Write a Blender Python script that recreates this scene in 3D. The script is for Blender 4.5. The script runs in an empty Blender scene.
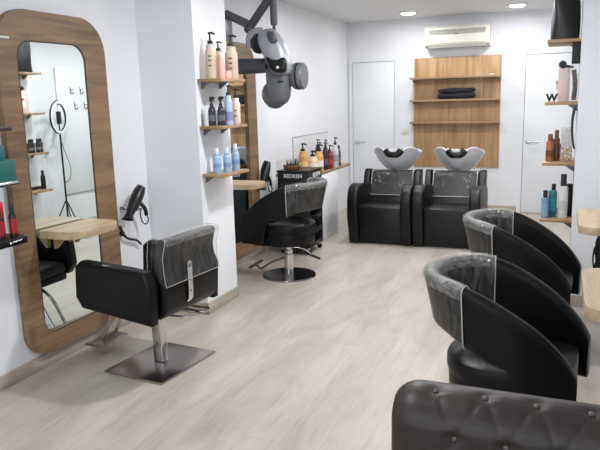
import bpy, bmesh, math, random
from mathutils import Vector, Matrix, Euler
from math import radians, pi, sin, cos, sqrt, exp
random.seed(7)
sc = bpy.context.scene
COL = sc.collection

# ------------------------------------------------------------------ camera
H = 1.55
F = 647.92
yaw, pit, rol = radians(-22.06825), radians(10.92953), radians(-1.54495)
fwd = Vector((sin(yaw)*cos(pit), cos(yaw)*cos(pit), -sin(pit)))
rt0 = Vector((cos(yaw), -sin(yaw), 0)); up0 = rt0.cross(fwd)
rt = rt0*cos(rol) + up0*sin(rol); up = -rt0*sin(rol) + up0*cos(rol)
cam = bpy.data.cameras.new('camera'); co = bpy.data.objects.new('camera', cam); COL.objects.link(co)
co.matrix_world = Matrix(((rt.x, up.x, -fwd.x, 0), (rt.y, up.y, -fwd.y, 0), (rt.z, up.z, -fwd.z, H), (0, 0, 0, 1)))
cam.sensor_fit = 'HORIZONTAL'; cam.sensor_width = 36; cam.lens = 36*F/600; cam.clip_start = .05
sc.camera = co

# ------------------------------------------------------------------ world, light, exposure
w = bpy.data.worlds.new('world'); sc.world = w; w.use_nodes = True
bg = w.node_tree.nodes['Background']; bg.inputs[0].default_value = (.80, .90, 1, 1); bg.inputs[1].default_value = .9
sc.view_settings.view_transform = 'Standard'; sc.view_settings.look = 'None'
sc.view_settings.gamma = 1; sc.view_settings.use_curve_mapping = False
sc.view_settings.exposure = 0.22

def area(name, loc, rot, sx, sy, power, col=(1, 1, 1), shape='RECTANGLE', spread=180):
    l = bpy.data.lights.new(name, 'AREA'); l.shape = shape; l.size = sx; l.size_y = sy
    l.energy = power; l.color = col; l.spread = radians(spread)
    o = bpy.data.objects.new(name, l); COL.objects.link(o); o.location = loc; o.rotation_euler = rot
    return o
# daylight through the shop window behind the photographer
area('window_daylight', (-1.2, -2.15, 1.35), (radians(90), 0, 0), 2.9, 2.1, 48, (.84, .91, 1))
# ceiling downlights: two with fixtures, the rest unseen and placed to brighten walls
LIGHTS = [(-1.84, 8.3), (-.555, 8.33), (-1.70, 6.6), (-.60, 6.6), (-1.30, 4.75), (-.55, 5.6), (-1.15, 3.70), (-1.35, 1.2)]
for lx, ly in LIGHTS:
    area('downlight_lamp', (lx, ly, 2.54), (0, 0, 0), .17, .17, {8: 9, 6: 18, 5: 14, 4: 9, 3: 35, 1: 22}[int(ly)], (.985, .985, 1), "DISK")

# ------------------------------------------------------------------ materials
def lin(c):
    return tuple(((v/255)/12.92 if v/255 <= .04045 else ((v/255+.055)/1.055)**2.4) for v in c)
def mat(name, rgb, rough=.5, metal=0, bump=0, bscale=60, var=0, coat=0, spec=.5, vscale=3, stretch=(1, 1, 1)):
    m = bpy.data.materials.new(name); m.use_nodes = True
    nt = m.node_tree; b = nt.nodes['Principled BSDF']
    c = lin(rgb)
    b.inputs['Base Color'].default_value = (*c, 1); b.inputs['Roughness'].default_value = rough
    b.inputs['Metallic'].default_value = metal; b.inputs['Coat Weight'].default_value = coat
    b.inputs['Specular IOR Level'].default_value = spec
    tc = nt.nodes.new('ShaderNodeTexCoord'); mp = nt.nodes.new('ShaderNodeMapping')
    mp.inputs['Scale'].default_value = stretch
    nt.links.new(tc.outputs['Object'], mp.inputs['Vector'])
    n = nt.nodes.new('ShaderNodeTexNoise'); n.inputs['Scale'].default_value = vscale; n.inputs['Detail'].default_value = 4
    nt.links.new(mp.outputs[0], n.inputs['Vector'])
    r = nt.nodes.new('ShaderNodeValToRGB'); v = max(var, .015)
    r.color_ramp.elements[0].position = .3; r.color_ramp.elements[1].position = .7
    r.color_ramp.elements[0].color = (*[x*(1-v) for x in c], 1); r.color_ramp.elements[1].color = (*[min(1, x*(1+v)) for x in c], 1)
    nt.links.new(n.outputs[0], r.inputs[0]); nt.links.new(r.outputs[0], b.inputs['Base Color'])
    if bump:
        n2 = nt.nodes.new('ShaderNodeTexNoise'); n2.inputs['Scale'].default_value = bscale; n2.inputs['Detail'].default_value = 3
        nt.links.new(mp.outputs[0], n2.inputs['Vector'])
        bp = nt.nodes.new('ShaderNodeBump'); bp.inputs['Strength'].default_value = bump; bp.inputs['Distance'].default_value = .01
        nt.links.new(n2.outputs[0], bp.inputs['Height']); nt.links.new(bp.outputs[0], b.inputs['Normal'])
    return m
def wood(name, dark, light, grain='Y', rough=.45, seed=0):
    m = bpy.data.materials.new(name); m.use_nodes = True
    nt = m.node_tree; b = nt.nodes['Principled BSDF']; b.inputs['Roughness'].default_value = rough
    tc = nt.nodes.new('ShaderNodeTexCoord'); mp = nt.nodes.new('ShaderNodeMapping')
    s = {'X': (1.2, 14, 14), 'Y': (14, 1.2, 14), 'Z': (14, 14, 1.2)}[grain]
    mp.inputs['Scale'].default_value = s; mp.inputs['Location'].default_value = (seed, seed*.7, seed*.3)
    nt.links.new(tc.outputs['Object'], mp.inputs['Vector'])
    n = nt.nodes.new('ShaderNodeTexNoise'); n.inputs['Scale'].default_value = 1.3; n.inputs['Detail'].default_value = 6
    n.inputs['Distortion'].default_value = .6; n.inputs['Roughness'].default_value = .65
    nt.links.new(mp.outputs[0], n.inputs['Vector'])
    r = nt.nodes.new('ShaderNodeValToRGB')
    r.color_ramp.elements[0].position = .34; r.color_ramp.elements[1].position = .66
    r.color_ramp.elements[0].color = (*lin(dark), 1); r.color_ramp.elements[1].color = (*lin(light), 1)
    nt.links.new(n.outputs[0], r.inputs[0]); nt.links.new(r.outputs[0], b.inputs['Base Color'])
    bp = nt.nodes.new('ShaderNodeBump'); bp.inputs['Strength'].default_value = .12; bp.inputs['Distance'].default_value = .004
    nt.links.new(n.outputs[0], bp.inputs['Height']); nt.links.new(bp.outputs[0], b.inputs['Normal'])
    return m
def floor_mat():
    m = bpy.data.materials.new('oak_laminate_planks'); m.use_nodes = True
    nt = m.node_tree; b = nt.nodes['Principled BSDF']; L = nt.links.new
    tc = nt.nodes.new('ShaderNodeTexCoord'); mp = nt.nodes.new('ShaderNodeMapping')
    mp.inputs['Rotation'].default_value = (0, 0, radians(90))
    L(tc.outputs['Object'], mp.inputs['Vector'])
    br = nt.nodes.new('ShaderNodeTexBrick'); br.inputs['Scale'].default_value = 1
    br.inputs['Brick Width'].default_value = 1.25; br.inputs['Row Height'].default_value = .19
    br.inputs['Mortar Size'].default_value = .0016; br.inputs['Mortar Smooth'].default_value = .3
    br.offset = .37
    br.inputs['Color1'].default_value = (*lin((188, 181, 171)), 1); br.inputs['Color2'].default_value = (*lin((182, 174, 163)), 1)
    br.inputs['Mortar'].default_value = (*lin((168, 157, 143)), 1)
    L(mp.outputs[0], br.inputs['Vector'])
    m2 = nt.nodes.new('ShaderNodeMapping'); m2.inputs['Scale'].default_value = (4.2, 1.1, 1); L(tc.outputs['Object'], m2.inputs['Vector'])
    n = nt.nodes.new('ShaderNodeTexNoise'); n.inputs['Scale'].default_value = 1.2; n.inputs['Detail'].default_value = 8; n.inputs['Roughness'].default_value = .62
    n.inputs['Distortion'].default_value = .8
    L(m2.outputs[0], n.inputs['Vector'])
    r = nt.nodes.new('ShaderNodeValToRGB'); r.color_ramp.elements[0].position = .3; r.color_ramp.elements[1].position = .62
    r.color_ramp.elements[0].color = (.70, .66, .625, 1); r.color_ramp.elements[1].color = (1.0, 1.0, 1.0, 1)
    L(n.outputs[0], r.inputs[0])
    mx = nt.nodes.new('ShaderNodeMix'); mx.data_type = 'RGBA'; mx.blend_type = 'MULTIPLY'; mx.inputs[0].default_value = .85
    L(br.outputs[0], mx.inputs[6]); L(r.outputs[0], mx.inputs[7]); L(mx.outputs[2], b.inputs['Base Color'])
    m3 = nt.nodes.new('ShaderNodeMapping'); m3.inputs['Scale'].default_value = (34, 4, 1); L(tc.outputs['Object'], m3.inputs['Vector'])
    n3 = nt.nodes.new('ShaderNodeTexNoise'); n3.inputs['Scale'].default_value = 1; n3.inputs['Detail'].default_value = 5; L(m3.outputs[0], n3.inputs['Vector'])
    r3 = nt.nodes.new('ShaderNodeValToRGB'); r3.color_ramp.elements[0].position = .28; r3.color_ramp.elements[1].position = .5
    r3.color_ramp.elements[0].color = (.74, .71, .68, 1); r3.color_ramp.elements[1].color = (1, 1, 1, 1); L(n3.outputs[0], r3.inputs[0])
    mx2 = nt.nodes.new('ShaderNodeMix'); mx2.data_type = 'RGBA'; mx2.blend_type = 'MULTIPLY'; mx2.inputs[0].default_value = .38
    L(mx.outputs[2], mx2.inputs[6]); L(r3.outputs[0], mx2.inputs[7]); L(mx2.outputs[2], b.inputs['Base Color'])
    b.inputs['Roughness'].default_value = .36
    bp = nt.nodes.new('ShaderNodeBump'); bp.inputs['Strength'].default_value = .08; bp.inputs['Distance'].default_value = .004
    L(n.outputs[0], bp.inputs['Height']); L(bp.outputs[0], b.inputs['Normal'])
    return m
def film_mat(name, amount=.38, tint=(225, 225, 222), scale=14, stretch=(1, 1, .25)):
    """clear cling plastic: mostly see-through, creased and shiny"""
    m = bpy.data.materials.new(name); m.use_nodes = True
    nt = m.node_tree; L = nt.links.new; nt.nodes.remove(nt.nodes['Principled BSDF']); out = nt.nodes['Material Output']
    tc = nt.nodes.new('ShaderNodeTexCoord'); mp = nt.nodes.new('ShaderNodeMapping'); mp.inputs['Scale'].default_value = stretch
    L(tc.outputs['Object'], mp.inputs['Vector'])
    n = nt.nodes.new('ShaderNodeTexNoise'); n.inputs['Scale'].default_value = scale; n.inputs['Detail'].default_value = 3; n.inputs['Distortion'].default_value = 1.6
    L(mp.outputs[0], n.inputs['Vector'])
    bp = nt.nodes.new('ShaderNodeBump'); bp.inputs['Strength'].default_value = 1; bp.inputs['Distance'].default_value = .05
    L(n.outputs[0], bp.inputs['Height'])
    # creases: thin ridges where the noise crosses its middle
    s1 = nt.nodes.new('ShaderNodeMath'); s1.operation = 'SUBTRACT'; s1.inputs[1].default_value = .5; L(n.outputs[0], s1.inputs[0])
    s2 = nt.nodes.new('ShaderNodeMath'); s2.operation = 'ABSOLUTE'; L(s1.outputs[0], s2.inputs[0])
    r = nt.nodes.new('ShaderNodeValToRGB'); r.color_ramp.elements[0].position = 0; r.color_ramp.elements[1].position = .11
    r.color_ramp.elements[0].color = (min(1, amount*.85),)*3+(1,); r.color_ramp.elements[1].color = (amount*.38,)*3+(1,)
    L(s2.outputs[0], r.inputs[0])
    t = nt.nodes.new('ShaderNodeBsdfTransparent')
    g = nt.nodes.new('ShaderNodeBsdfGlossy'); g.inputs['Roughness'].default_value = .26; g.inputs['Color'].default_value = (*lin(tint), 1)
    L(bp.outputs[0], g.inputs['Normal'])
    d = nt.nodes.new('ShaderNodeBsdfDiffuse'); d.inputs['Color'].default_value = (*lin(tint), 1)
    g2 = nt.nodes.new('ShaderNodeMixShader'); g2.inputs[0].default_value = .22; L(g.outputs[0], g2.inputs[1]); L(d.outputs[0], g2.inputs[2])
    mx = nt.nodes.new('ShaderNodeMixShader'); L(r.outputs[0], mx.inputs[0]); L(t.outputs[0], mx.inputs[1]); L(g2.outputs[0], mx.inputs[2])
    L(mx.outputs[0], out.inputs[0])
    return m
def clear_mat(name, a=.12, rough=.02):
    m = bpy.data.materials.new(name); m.use_nodes = True
    nt = m.node_tree; L = nt.links.new; nt.nodes.remove(nt.nodes['Principled BSDF']); out = nt.nodes['Material Output']
    t = nt.nodes.new('ShaderNodeBsdfTransparent'); g = nt.nodes.new('ShaderNodeBsdfGlossy'); g.inputs['Roughness'].default_value = rough
    mx = nt.nodes.new('ShaderNodeMixShader'); mx.inputs[0].default_value = a
    L(t.outputs[0], mx.inputs[1]); L(g.outputs[0], mx.inputs[2]); L(mx.outputs[0], out.inputs[0]); return m
def emis(name, rgb, s):
    m = bpy.data.materials.new(name); m.use_nodes = True
    b = m.node_tree.nodes['Principled BSDF']; b.inputs['Emission Color'].default_value = (*lin(rgb), 1); b.inputs['Emission Strength'].default_value = s
    return m

M_wall = mat('white_wall_paint', (226, 228, 232), .75, bump=.05, bscale=25)
M_ceil = mat('ceiling_paint', (222, 222, 222), .8, bump=.05)
M_door = mat('door_paint', (224, 227, 230), .45)
M_gap = mat('door_shadow_gap', (140, 140, 142), .8)
M_floor = floor_mat()
M_base = wood('baseboard_laminate', (162, 150, 136), (182, 171, 157), 'Y', .45)
M_frame = wood('walnut_oak_frame', (100, 78, 56), (142, 114, 84), 'Y', .5, 2)
M_unit = wood('honey_oak_vertical', (158, 122, 82), (196, 160, 118), 'Z', .5, 5)
M_shelfw = wood('honey_oak_shelf', (134, 104, 74), (178, 146, 110), 'X', .5, 3)
M_table = wood('pale_oak_ledge', (162, 138, 108), (198, 176, 146), 'Y', .42, 8)
M_edge = wood('oak_edge_band', (120, 92, 62), (160, 126, 88), 'Y', .5, 1)
M_leather = mat('black_leatherette', (6, 6, 7), .40, bump=.10, bscale=160, var=.1, spec=.24)
M_leather2 = mat('black_basin_leatherette', (9, 10, 13), .40, bump=.10, bscale=150, spec=.32)
M_brown = mat('dark_brown_leather', (38, 28, 24), .48, bump=.06, bscale=70, var=.35, vscale=7, spec=.45)
M_brown_crease = mat('brown_leather_piping', (24, 17, 15), .5)
M_button = mat('brown_leather_button', (70, 58, 55), .3, spec=.7)
M_chrome = mat('chrome', (205, 205, 208), .13, 1)
M_dchrome = mat('dark_polished_steel', (138, 128, 128), .2, 1)
M_plate = mat('brushed_polished_steel', (165, 156, 152), .24, 1)
M_film = film_mat('clear_plastic_cover', .15, scale=15, stretch=(1, 1, .16))
M_filmrim = film_mat('gathered_plastic_sheen', .36, scale=24, stretch=(1, 1, 1))  # whiter, denser film: ceiling reflections on crinkled rims put into its colour
M_film2 = film_mat('thin_plastic_cover', .06, scale=16, stretch=(1, 1, 1))
M_seam = mat('plastic_cover_welt', (185, 185, 182), .25, spec=.8)
M_mirror = mat('silvered_mirror', (232, 240, 238), .0, 1)
M_black = mat('black_plastic', (13, 13, 14), .35, spec=.4)
M_mblack = mat('matt_black', (22, 22, 24), .6)
M_white = mat('white_gloss_plastic', (228, 228, 226), .3)
M_cream = mat('aged_white_plastic', (222, 219, 208), .45)
M_bowl = mat('white_ceramic_bowl', (182, 184, 186), .22, coat=.4)
M_slate = mat('slate_grey_plastic', (68, 70, 77), .38)
M_silver = mat('silver_plastic', (158, 161, 168), .3, .25)
M_midgrey = mat('mid_grey_plastic', (98, 100, 104), .35, .1)
M_letter = mat('white_lettering', (225, 225, 225), .5)
M_lamp = emis('lamp_glow', (255, 253, 246), 9)

# ------------------------------------------------------------------ mesh helpers
class MB:
    def __init__(s): s.bm = bmesh.new()
    def grid(s, P, cu=False, cv=False, cap0=False, cap1=False):
        """P[i][j]; cu closes over i, cv closes over j; caps close the j-loops at the i ends"""
        bm = s.bm; V = [[bm.verts.new(p) for p in row] for row in P]; n = len(V); m = len(V[0])
        for i in range(n if cu else n-1):
            for j in range(m if cv else m-1):
                a, b, c, d = V[i][j], V[(i+1) % n][j], V[(i+1) % n][(j+1) % m], V[i][(j+1) % m]
                try: bm.faces.new((a, b, c, d))
                except ValueError: pass
        if cap0: bm.faces.new(V[0])
        if cap1: bm.faces.new(V[-1])
        return s
    def box(s, x0, x1, y0, y1, z0, z1, bev=.004, seg=2):
        t = bmesh.new(); bmesh.ops.create_cube(t, size=1)
        bmesh.ops.scale(t, vec=(x1-x0, y1-y0, z1-z0), verts=t.verts); bmesh.ops.translate(t, vec=((x0+x1)/2, (y0+y1)/2, (z0+z1)/2), verts=t.verts)
        if bev: bmesh.ops.bevel(t, geom=t.edges[:], offset=bev, segments=seg, affect='EDGES', profile=.5)
        return s.join(t)
    def join(s, t, M=None):
        if M is not None: bmesh.ops.transform(t, matrix=M, verts=t.verts)
        me = bpy.data.meshes.new('t'); t.to_mesh(me); s.bm.from_mesh(me); bpy.data.meshes.remove(me); t.free(); return s
    def prism(s, pts, axis, a, b, bev=.004, seg=2):
        """polygon pts (2D) swept along axis from a to b"""
        t = bmesh.new()
        def P(u, v, k): return {'X': (k, u, v), 'Y': (u, k, v), 'Z': (u, v, k)}[axis]
        A = [t.verts.new(P(u, v, a)) for u, v in pts]; B = [t.verts.new(P(u, v, b)) for u, v in pts]; n = len(pts)
        t.faces.new(A); t.faces.new(B[::-1])
        for i in range(n): t.faces.new((A[i], B[i], B[(i+1) % n], A[(i+1) % n]))
        if bev:
            es = [e for e in t.edges if (e.verts[0] in A) == (e.verts[1] in A)]
            bmesh.ops.bevel(t, geom=es, offset=bev, segments=seg, affect='EDGES', profile=.5)
        return s.join(t)
    def lathe(s, prof, seg=24, c=(0, 0, 0), ax='Z', sx=1, sy=1):
        P = []
        for r, z in prof:
            row = []
            for k in range(seg):
                a = 2*pi*k/seg; u, v = r*cos(a)*sx, r*sin(a)*sy
                row.append({'Z': (c[0]+u, c[1]+v, c[2]+z), 'X': (c[0]+z, c[1]+u, c[2]+v), 'Y': (c[0]+u, c[1]+z, c[2]+v)}[ax])
            P.append(row)
        return s.grid(P, cv=True, cap0=prof[0][0] > 1e-6, cap1=prof[-1][0] > 1e-6)
    def tube(s, pts, r, seg=10, r2=None, smooth=0, flat=1):
        pts = [Vector(p) for p in pts]
        for _ in range(smooth):
            q = [pts[0]]
            for a, b in zip(pts, pts[1:]): q += [a*.75+b*.25, a*.25+b*.75]
            pts = q+[pts[-1]]
        P = []; n = len(pts); pn = None
        for i, p in enumerate(pts):
            d = (pts[min(i+1, n-1)]-pts[max(i-1, 0)]).normalized()
            if pn is None: pn = d.orthogonal().normalized() if abs(d.z) > .99 else d.cross(Vector((0, 0, 1))).normalized()
            else: pn = (pn-d*pn.dot(d)).normalized()
            bn = d.cross(pn); rr = r if r2 is None else r+(r2-r)*i/(n-1)
            P.append([p+pn*rr*cos(2*pi*k/seg)+bn*rr*flat*sin(2*pi*k/seg) for k in range(seg)])
        return s.grid(P, cv=True, cap0=True, cap1=True)
    def ball(s, c, rx, ry=None, rz=None, n=16, M=None):
        t = bmesh.new(); bmesh.ops.create_uvsphere(t, u_segments=n, v_segments=max(6, n//2), radius=1)
        bmesh.ops.scale(t, vec=(rx, ry or rx, rz or rx), verts=t.verts)
        if M is not None: bmesh.ops.transform(t, matrix=M, verts=t.verts)
        bmesh.ops.translate(t, vec=c, verts=t.verts); return s.join(t)
    def obj(s, name, m, parent=None, loc=None, rot=None, ang=38, label=None, merge=True):
        if merge: bmesh.ops.remove_doubles(s.bm, verts=s.bm.verts, dist=1e-5)
        bmesh.ops.recalc_face_normals(s.bm, faces=s.bm.faces)
        me = bpy.data.meshes.new(name); s.bm.to_mesh(me); s.bm.free(); me.materials.append(m)
        me.shade_smooth(); me.set_sharp_from_angle(angle=radians(ang))
        o = bpy.data.objects.new(name, me); COL.objects.link(o)
        if parent: o.parent = parent
        if loc: o.location = loc
        if rot: o.rotation_euler = rot
        if label: o['label'] = label
        return o
def thing(name, label, cat, loc=(0, 0, 0), rz=0, group=None):
    o = bpy.data.objects.new(name, None); COL.objects.link(o); o.location = loc; o.rotation_euler = (0, 0, rz)
    o.empty_display_size = .1
    o['label'] = label; o['category'] = cat
    if group: o['group'] = group
    return o
def tag(o, label, cat, group=None):
    o['label'] = label; o['category'] = cat
    if group: o['group'] = group
    return o
def struct(o): o['kind'] = 'structure'; return o
def dup(root, loc, rz=None, label=None, group=None):
    def cp(o, par):
        c = o.copy(); COL.objects.link(c)
        if par: c.parent = par
        for ch in o.children: cp(ch, c)
        return c
    r = cp(root, None); r.location = loc
    if rz is not None: r.rotation_euler = (0, 0, rz)
    if label: r['label'] = label
    if group: r['group'] = group
    return r
def text(name, body, size, M, m, parent=None, depth=.0008, bold=0):
    cu = bpy.data.curves.new(name, 'FONT'); cu.body = body; cu.size = size; cu.align_x = 'CENTER'; cu.align_y = 'CENTER'
    cu.extrude = depth; cu.offset = bold
    t = bpy.data.objects.new(name, cu); COL.objects.link(t)
    me = bpy.data.meshes.new_from_object(t); bpy.data.objects.remove(t)
    me.transform(M); me.materials.clear(); me.materials.append(m)
    o = bpy.data.objects.new(name, me); COL.objects.link(o)
    if parent: o.parent = parent
    return o
def rrect(x0, x1, y0, y1, r, n=8):
    if not isinstance(r, (tuple, list)): r = (r,)*4
    P = []
    for (cx, cy, a0, rr) in ((x1-r[0], y1-r[0], 0, r[0]), (x0+r[1], y1-r[1], 90, r[1]), (x0+r[2], y0+r[2], 180, r[2]), (x1-r[3], y0+r[3], 270, r[3])):
        for k in range(n+1):
            a = radians(a0+90*k/n); P.append((cx+rr*cos(a), cy+rr*sin(a)))
    return P
def face_negY(x, y, z): return Matrix.Translation((x, y, z)) @ Euler((radians(90), 0, 0)).to_matrix().to_4x4()
def face_posX(x, y, z): return Matrix.Translation((x, y, z)) @ Euler((radians(90), 0, radians(90))).to_matrix().to_4x4()

# ------------------------------------------------------------------ the room
XL, XR, YB, YF, ZC = -2.845, .46, 8.97, -2.25, 2.58
struct(MB().box(XL-.2, XR+.2, YF-.2, YB+.2, -.1, 0, 0).obj('floor', M_floor))
struct(MB().box(XL-.2, XR+.2, YF-.2, YB+.2, ZC, ZC+.1, 0).obj('ceiling', M_ceil))
struct(MB().box(XL-.2, XL, YF, YB, 0, ZC, 0).obj('wall_left', M_wall))
struct(MB().box(XR, XR+.2, YF, YB, 0, ZC, 0).obj('wall_right', M_wall))
struct(MB().box(XL-.2, XR+.2, YB, YB+.2, 0, ZC, 0).obj('wall_back', M_wall))
b = MB(); b.box(XL-.2, XR+.2, YF-.2, YF, 2.42, ZC, 0); b.box(XL-.2, -2.65, YF-.2, YF, 0, 2.42, 0); b.box(.25, XR+.2, YF-.2, YF, 0, 2.42, 0)
b.box(-2.65, .25, YF-.2, YF, 0, .28, 0)
struct(b.obj('wall_front', M_wall))
b = MB()
for x in (-2.63, -1.2, .19): b.box(x-.02, x+.04, YF-.12, YF-.06, .28, 2.42)
b.box(-2.65, .25, YF-.12, YF-.06, .28, .34); b.box(-2.65, .25, YF-.12, YF-.06, 2.36, 2.42)
struct(b.obj('window_1', M_midgrey))
# piers that stick out of both side walls
PX0, PY0, PY1 = -2.386, 4.02, 4.50
struct(MB().box(XL, PX0, PY0, PY1, 0, ZC, 0).obj('wall_pier_left', M_wall))
RX0, RY0, RY1 = .095, 5.0, 5.50
struct(MB().box(RX0, XR, RY0, RY1, 0, ZC, 0).obj('wall_pier_right', M_wall))
bh = .085
def bb(name, *spans):
    m = MB()
    for s_ in spans: m.box(*s_, 0, bh, .003)
    return struct(m.obj(name, M_base))
bb('baseboard_left', (XL, XL+.012, YF, PY0), (XL, PX0+.012, PY0-.012, PY0), (PX0, PX0+.012, PY0-.012, PY1), (XL, XL+.012, PY1, 6.0))
bb('baseboard_right', (XR-.012, XR, YF, RY0), (RX0-.012, XR, RY0-.012, RY0), (RX0-.012, RX0, RY0-.012, RY1), (XR-.012, XR, RY1, YB))
bb('baseboard_back', (-2.20, -.52, YB-.012, YB), (.30, XR, YB-.012, YB))
# low partition under the counter
struct(MB().box(XL, -2.40, 6.36, 7.12, 0, .742, .003).obj('wall_low_left', M_wall))

def door(n, x0, x1, hinge_right):
    z1 = 2.04
    m = MB(); m.prism([(x0-.05, 0), (x0, 0), (x0, z1), (x1, z1), (x1, 0), (x1+.05, 0), (x1+.05, z1+.05), (x0-.05, z1+.05)], 'Y', YB-.020, YB, 0)
    f = struct(m.obj('door_%d' % n, M_door))
    MB().box(x0, x1, YB-.006, YB-.001, 0, z1, 0).obj('door_gap', M_gap, f)
    MB().box(x0+.006, x1-.006, YB-.018, YB-.006, .006, z1-.007, .002).obj('door_leaf', M_door, f)
    hx = x0+.06; m = MB(); m.lathe([(.001, 0), (.026, 0), (.026, -.01), (.010, -.012), (.010, -.05), (.001, -.05)], 16, (hx, YB-.018, .94), 'Y')
    m.tube([(hx, YB-.06, .94), (hx+.13, YB-.06, .94)], .010)
    m.obj('door_handle', M_chrome, f)
door(1, -2.775, -2.17, True)
door(2, -.47, .25, True)
# light switch
t = MB().box(-2.08, -1.99, YB-.012, YB, 1.045, 1.13, .004).obj('light_switch', M_white); tag(t, 'small white double light switch plate on back wall between door and wooden shelving', 'light switch')
MB().box(-2.073, -2.037, YB-.016, YB-.011, 1.053, 1.122, .002).obj('rocker', M_cream, t)
MB().box(-2.033, -1.997, YB-.016, YB-.011, 1.053, 1.122, .002).obj('rocker', M_cream, t)

# ceiling lamps
for k, (lx, ly) in enumerate(LIGHTS[:2]):
    lab = ['round white ceiling light, the left one, above and left of the air conditioner', 'round white ceiling light, the right one, above the right back door'][k]
    t = thing('ceiling_light', lab, 'ceiling light', (lx, ly, ZC), 0, 'round ceiling downlights')
    MB().lathe([(.088, -.001), (.118, -.001), (.121, -.008), (.110, -.014), (.090, -.012), (.088, -.001)], 32).obj('rim', M_white, t)
    MB().lathe([(.001, -.004), (.089, -.004), (.088, -.014), (.075, -.024), (.045, -.030), (.001, -.032)], 28).obj('diffuser', M_lamp, t)  # glowing dome bulges down so its shape stands in for bloom

# ------------------------------------------------------------------ back wall: shelving, air conditioner, cape
t = thing('shelving_unit', 'tall honey oak wall panel with three thin shelves above the basins', 'shelving', (0, 0, 0))
ux0, ux1 = -1.895, -.765
MB().box(ux0, ux1, YB-.03, YB, .60, 2.055, .002).obj('back_panel', M_unit, t)
for z in (1.785, 1.495, 1.205): MB().box(ux0-.02, ux1+.003, YB-.24, YB-.03, z-.0125, z+.0125, .002).obj('shelf', M_shelfw, t)
for sx in (ux0, ux1-.016):
    for z in (1.775, 1.485, 1.195): MB().prism([(YB-.2, z-.01), (YB-.03, z-.01), (YB-.03, z-.045)], 'X', sx+.004, sx+.010, 0).obj('bracket', M_dchrome, t)
MB().box(-.88, -.83, YB-.246, YB-.239, 1.80, 1.815, .001).obj('price_rail_tag', M_white, t)
def folded(name, label, cat, cx, cy, z, wx, wy, hs, m, group=None):
    t = thing(name, label, cat, (cx, cy, z), 0, group)
    zz = 0
    for i, h in enumerate(hs):
        P = []; nn = 22
        for j in range(nn+1):
            u = j/nn*2-1; row = []
            for k in range(20):
                a = 2*pi*k/20; ca, sa = cos(a), sin(a)
                yy = math.copysign(abs(ca)**.5, ca)*wy/2*(1-.02*i); z_ = math.copysign(abs(sa)**.6, sa)*h/2
                e = (1-abs(u)**8)**.4 if abs(u) < 1 else .15
                row.append((u*wx/2*(1-.04*i)+.008*sin(5*u+i), yy*(.9+.1*e), zz+h/2+z_*e*(1+.18*sin(4*u+i*2))+.012*max(0, u)*i))
            P.append(row)
        MB().grid(P, cv=True, cap0=True, cap1=True).obj('fold', m, t); zz += h*.93
    return t
M_cape = mat('black_navy_cloth', (22, 22, 30), .85, bump=.5, bscale=60)
folded('folded_cape', 'folded black salon capes lying on the second shelf of the oak wall panel', 'cape', -1.31, YB-.15, 1.512, .50, .17, [.075, .065], M_cape)

# air conditioner
t = thing('air_conditioner', 'off white split air conditioner mounted high above the oak shelving panel', 'air conditioner', (0, 0, 0))
ax0, ax1, ay = -1.725, -.905, YB-.20
prof = [(YB, 2.165), (YB, 2.435), (ay+.03, 2.44), (ay, 2.41), (ay-.006, 2.28), (ay+.01, 2.205), (ay+.06, 2.17)]
MB().prism(prof, 'X', ax0, ax1, .008, 3).obj('body', M_cream, t)
MB().box(ax0+.04, ax1-.04, ay+.025, ay+.115, 2.160, 2.175, .002).obj('outlet', M_gap, t)
m = MB()
for k in range(6): m.box(ax0+.05, ax1-.05, ay-.009, ay+.004, 2.385-k*.011, 2.390-k*.011, 0)
m.obj('intake_grille', mat('grille_grey', (150, 150, 145), .6), t)
MB().prism([(ay-.004, 2.225), (ay+.008, 2.230), (ay+.06, 2.178), (ay+.045, 2.172)], 'X', ax0+.05, ax1-.05, .001).obj('louvre', M_cream, t)
MB().box((ax0+ax1)/2-.03, (ax0+ax1)/2+.03, ay-.009, ay-.004, 2.325, 2.337, .001).obj('badge', M_midgrey, t)

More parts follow.
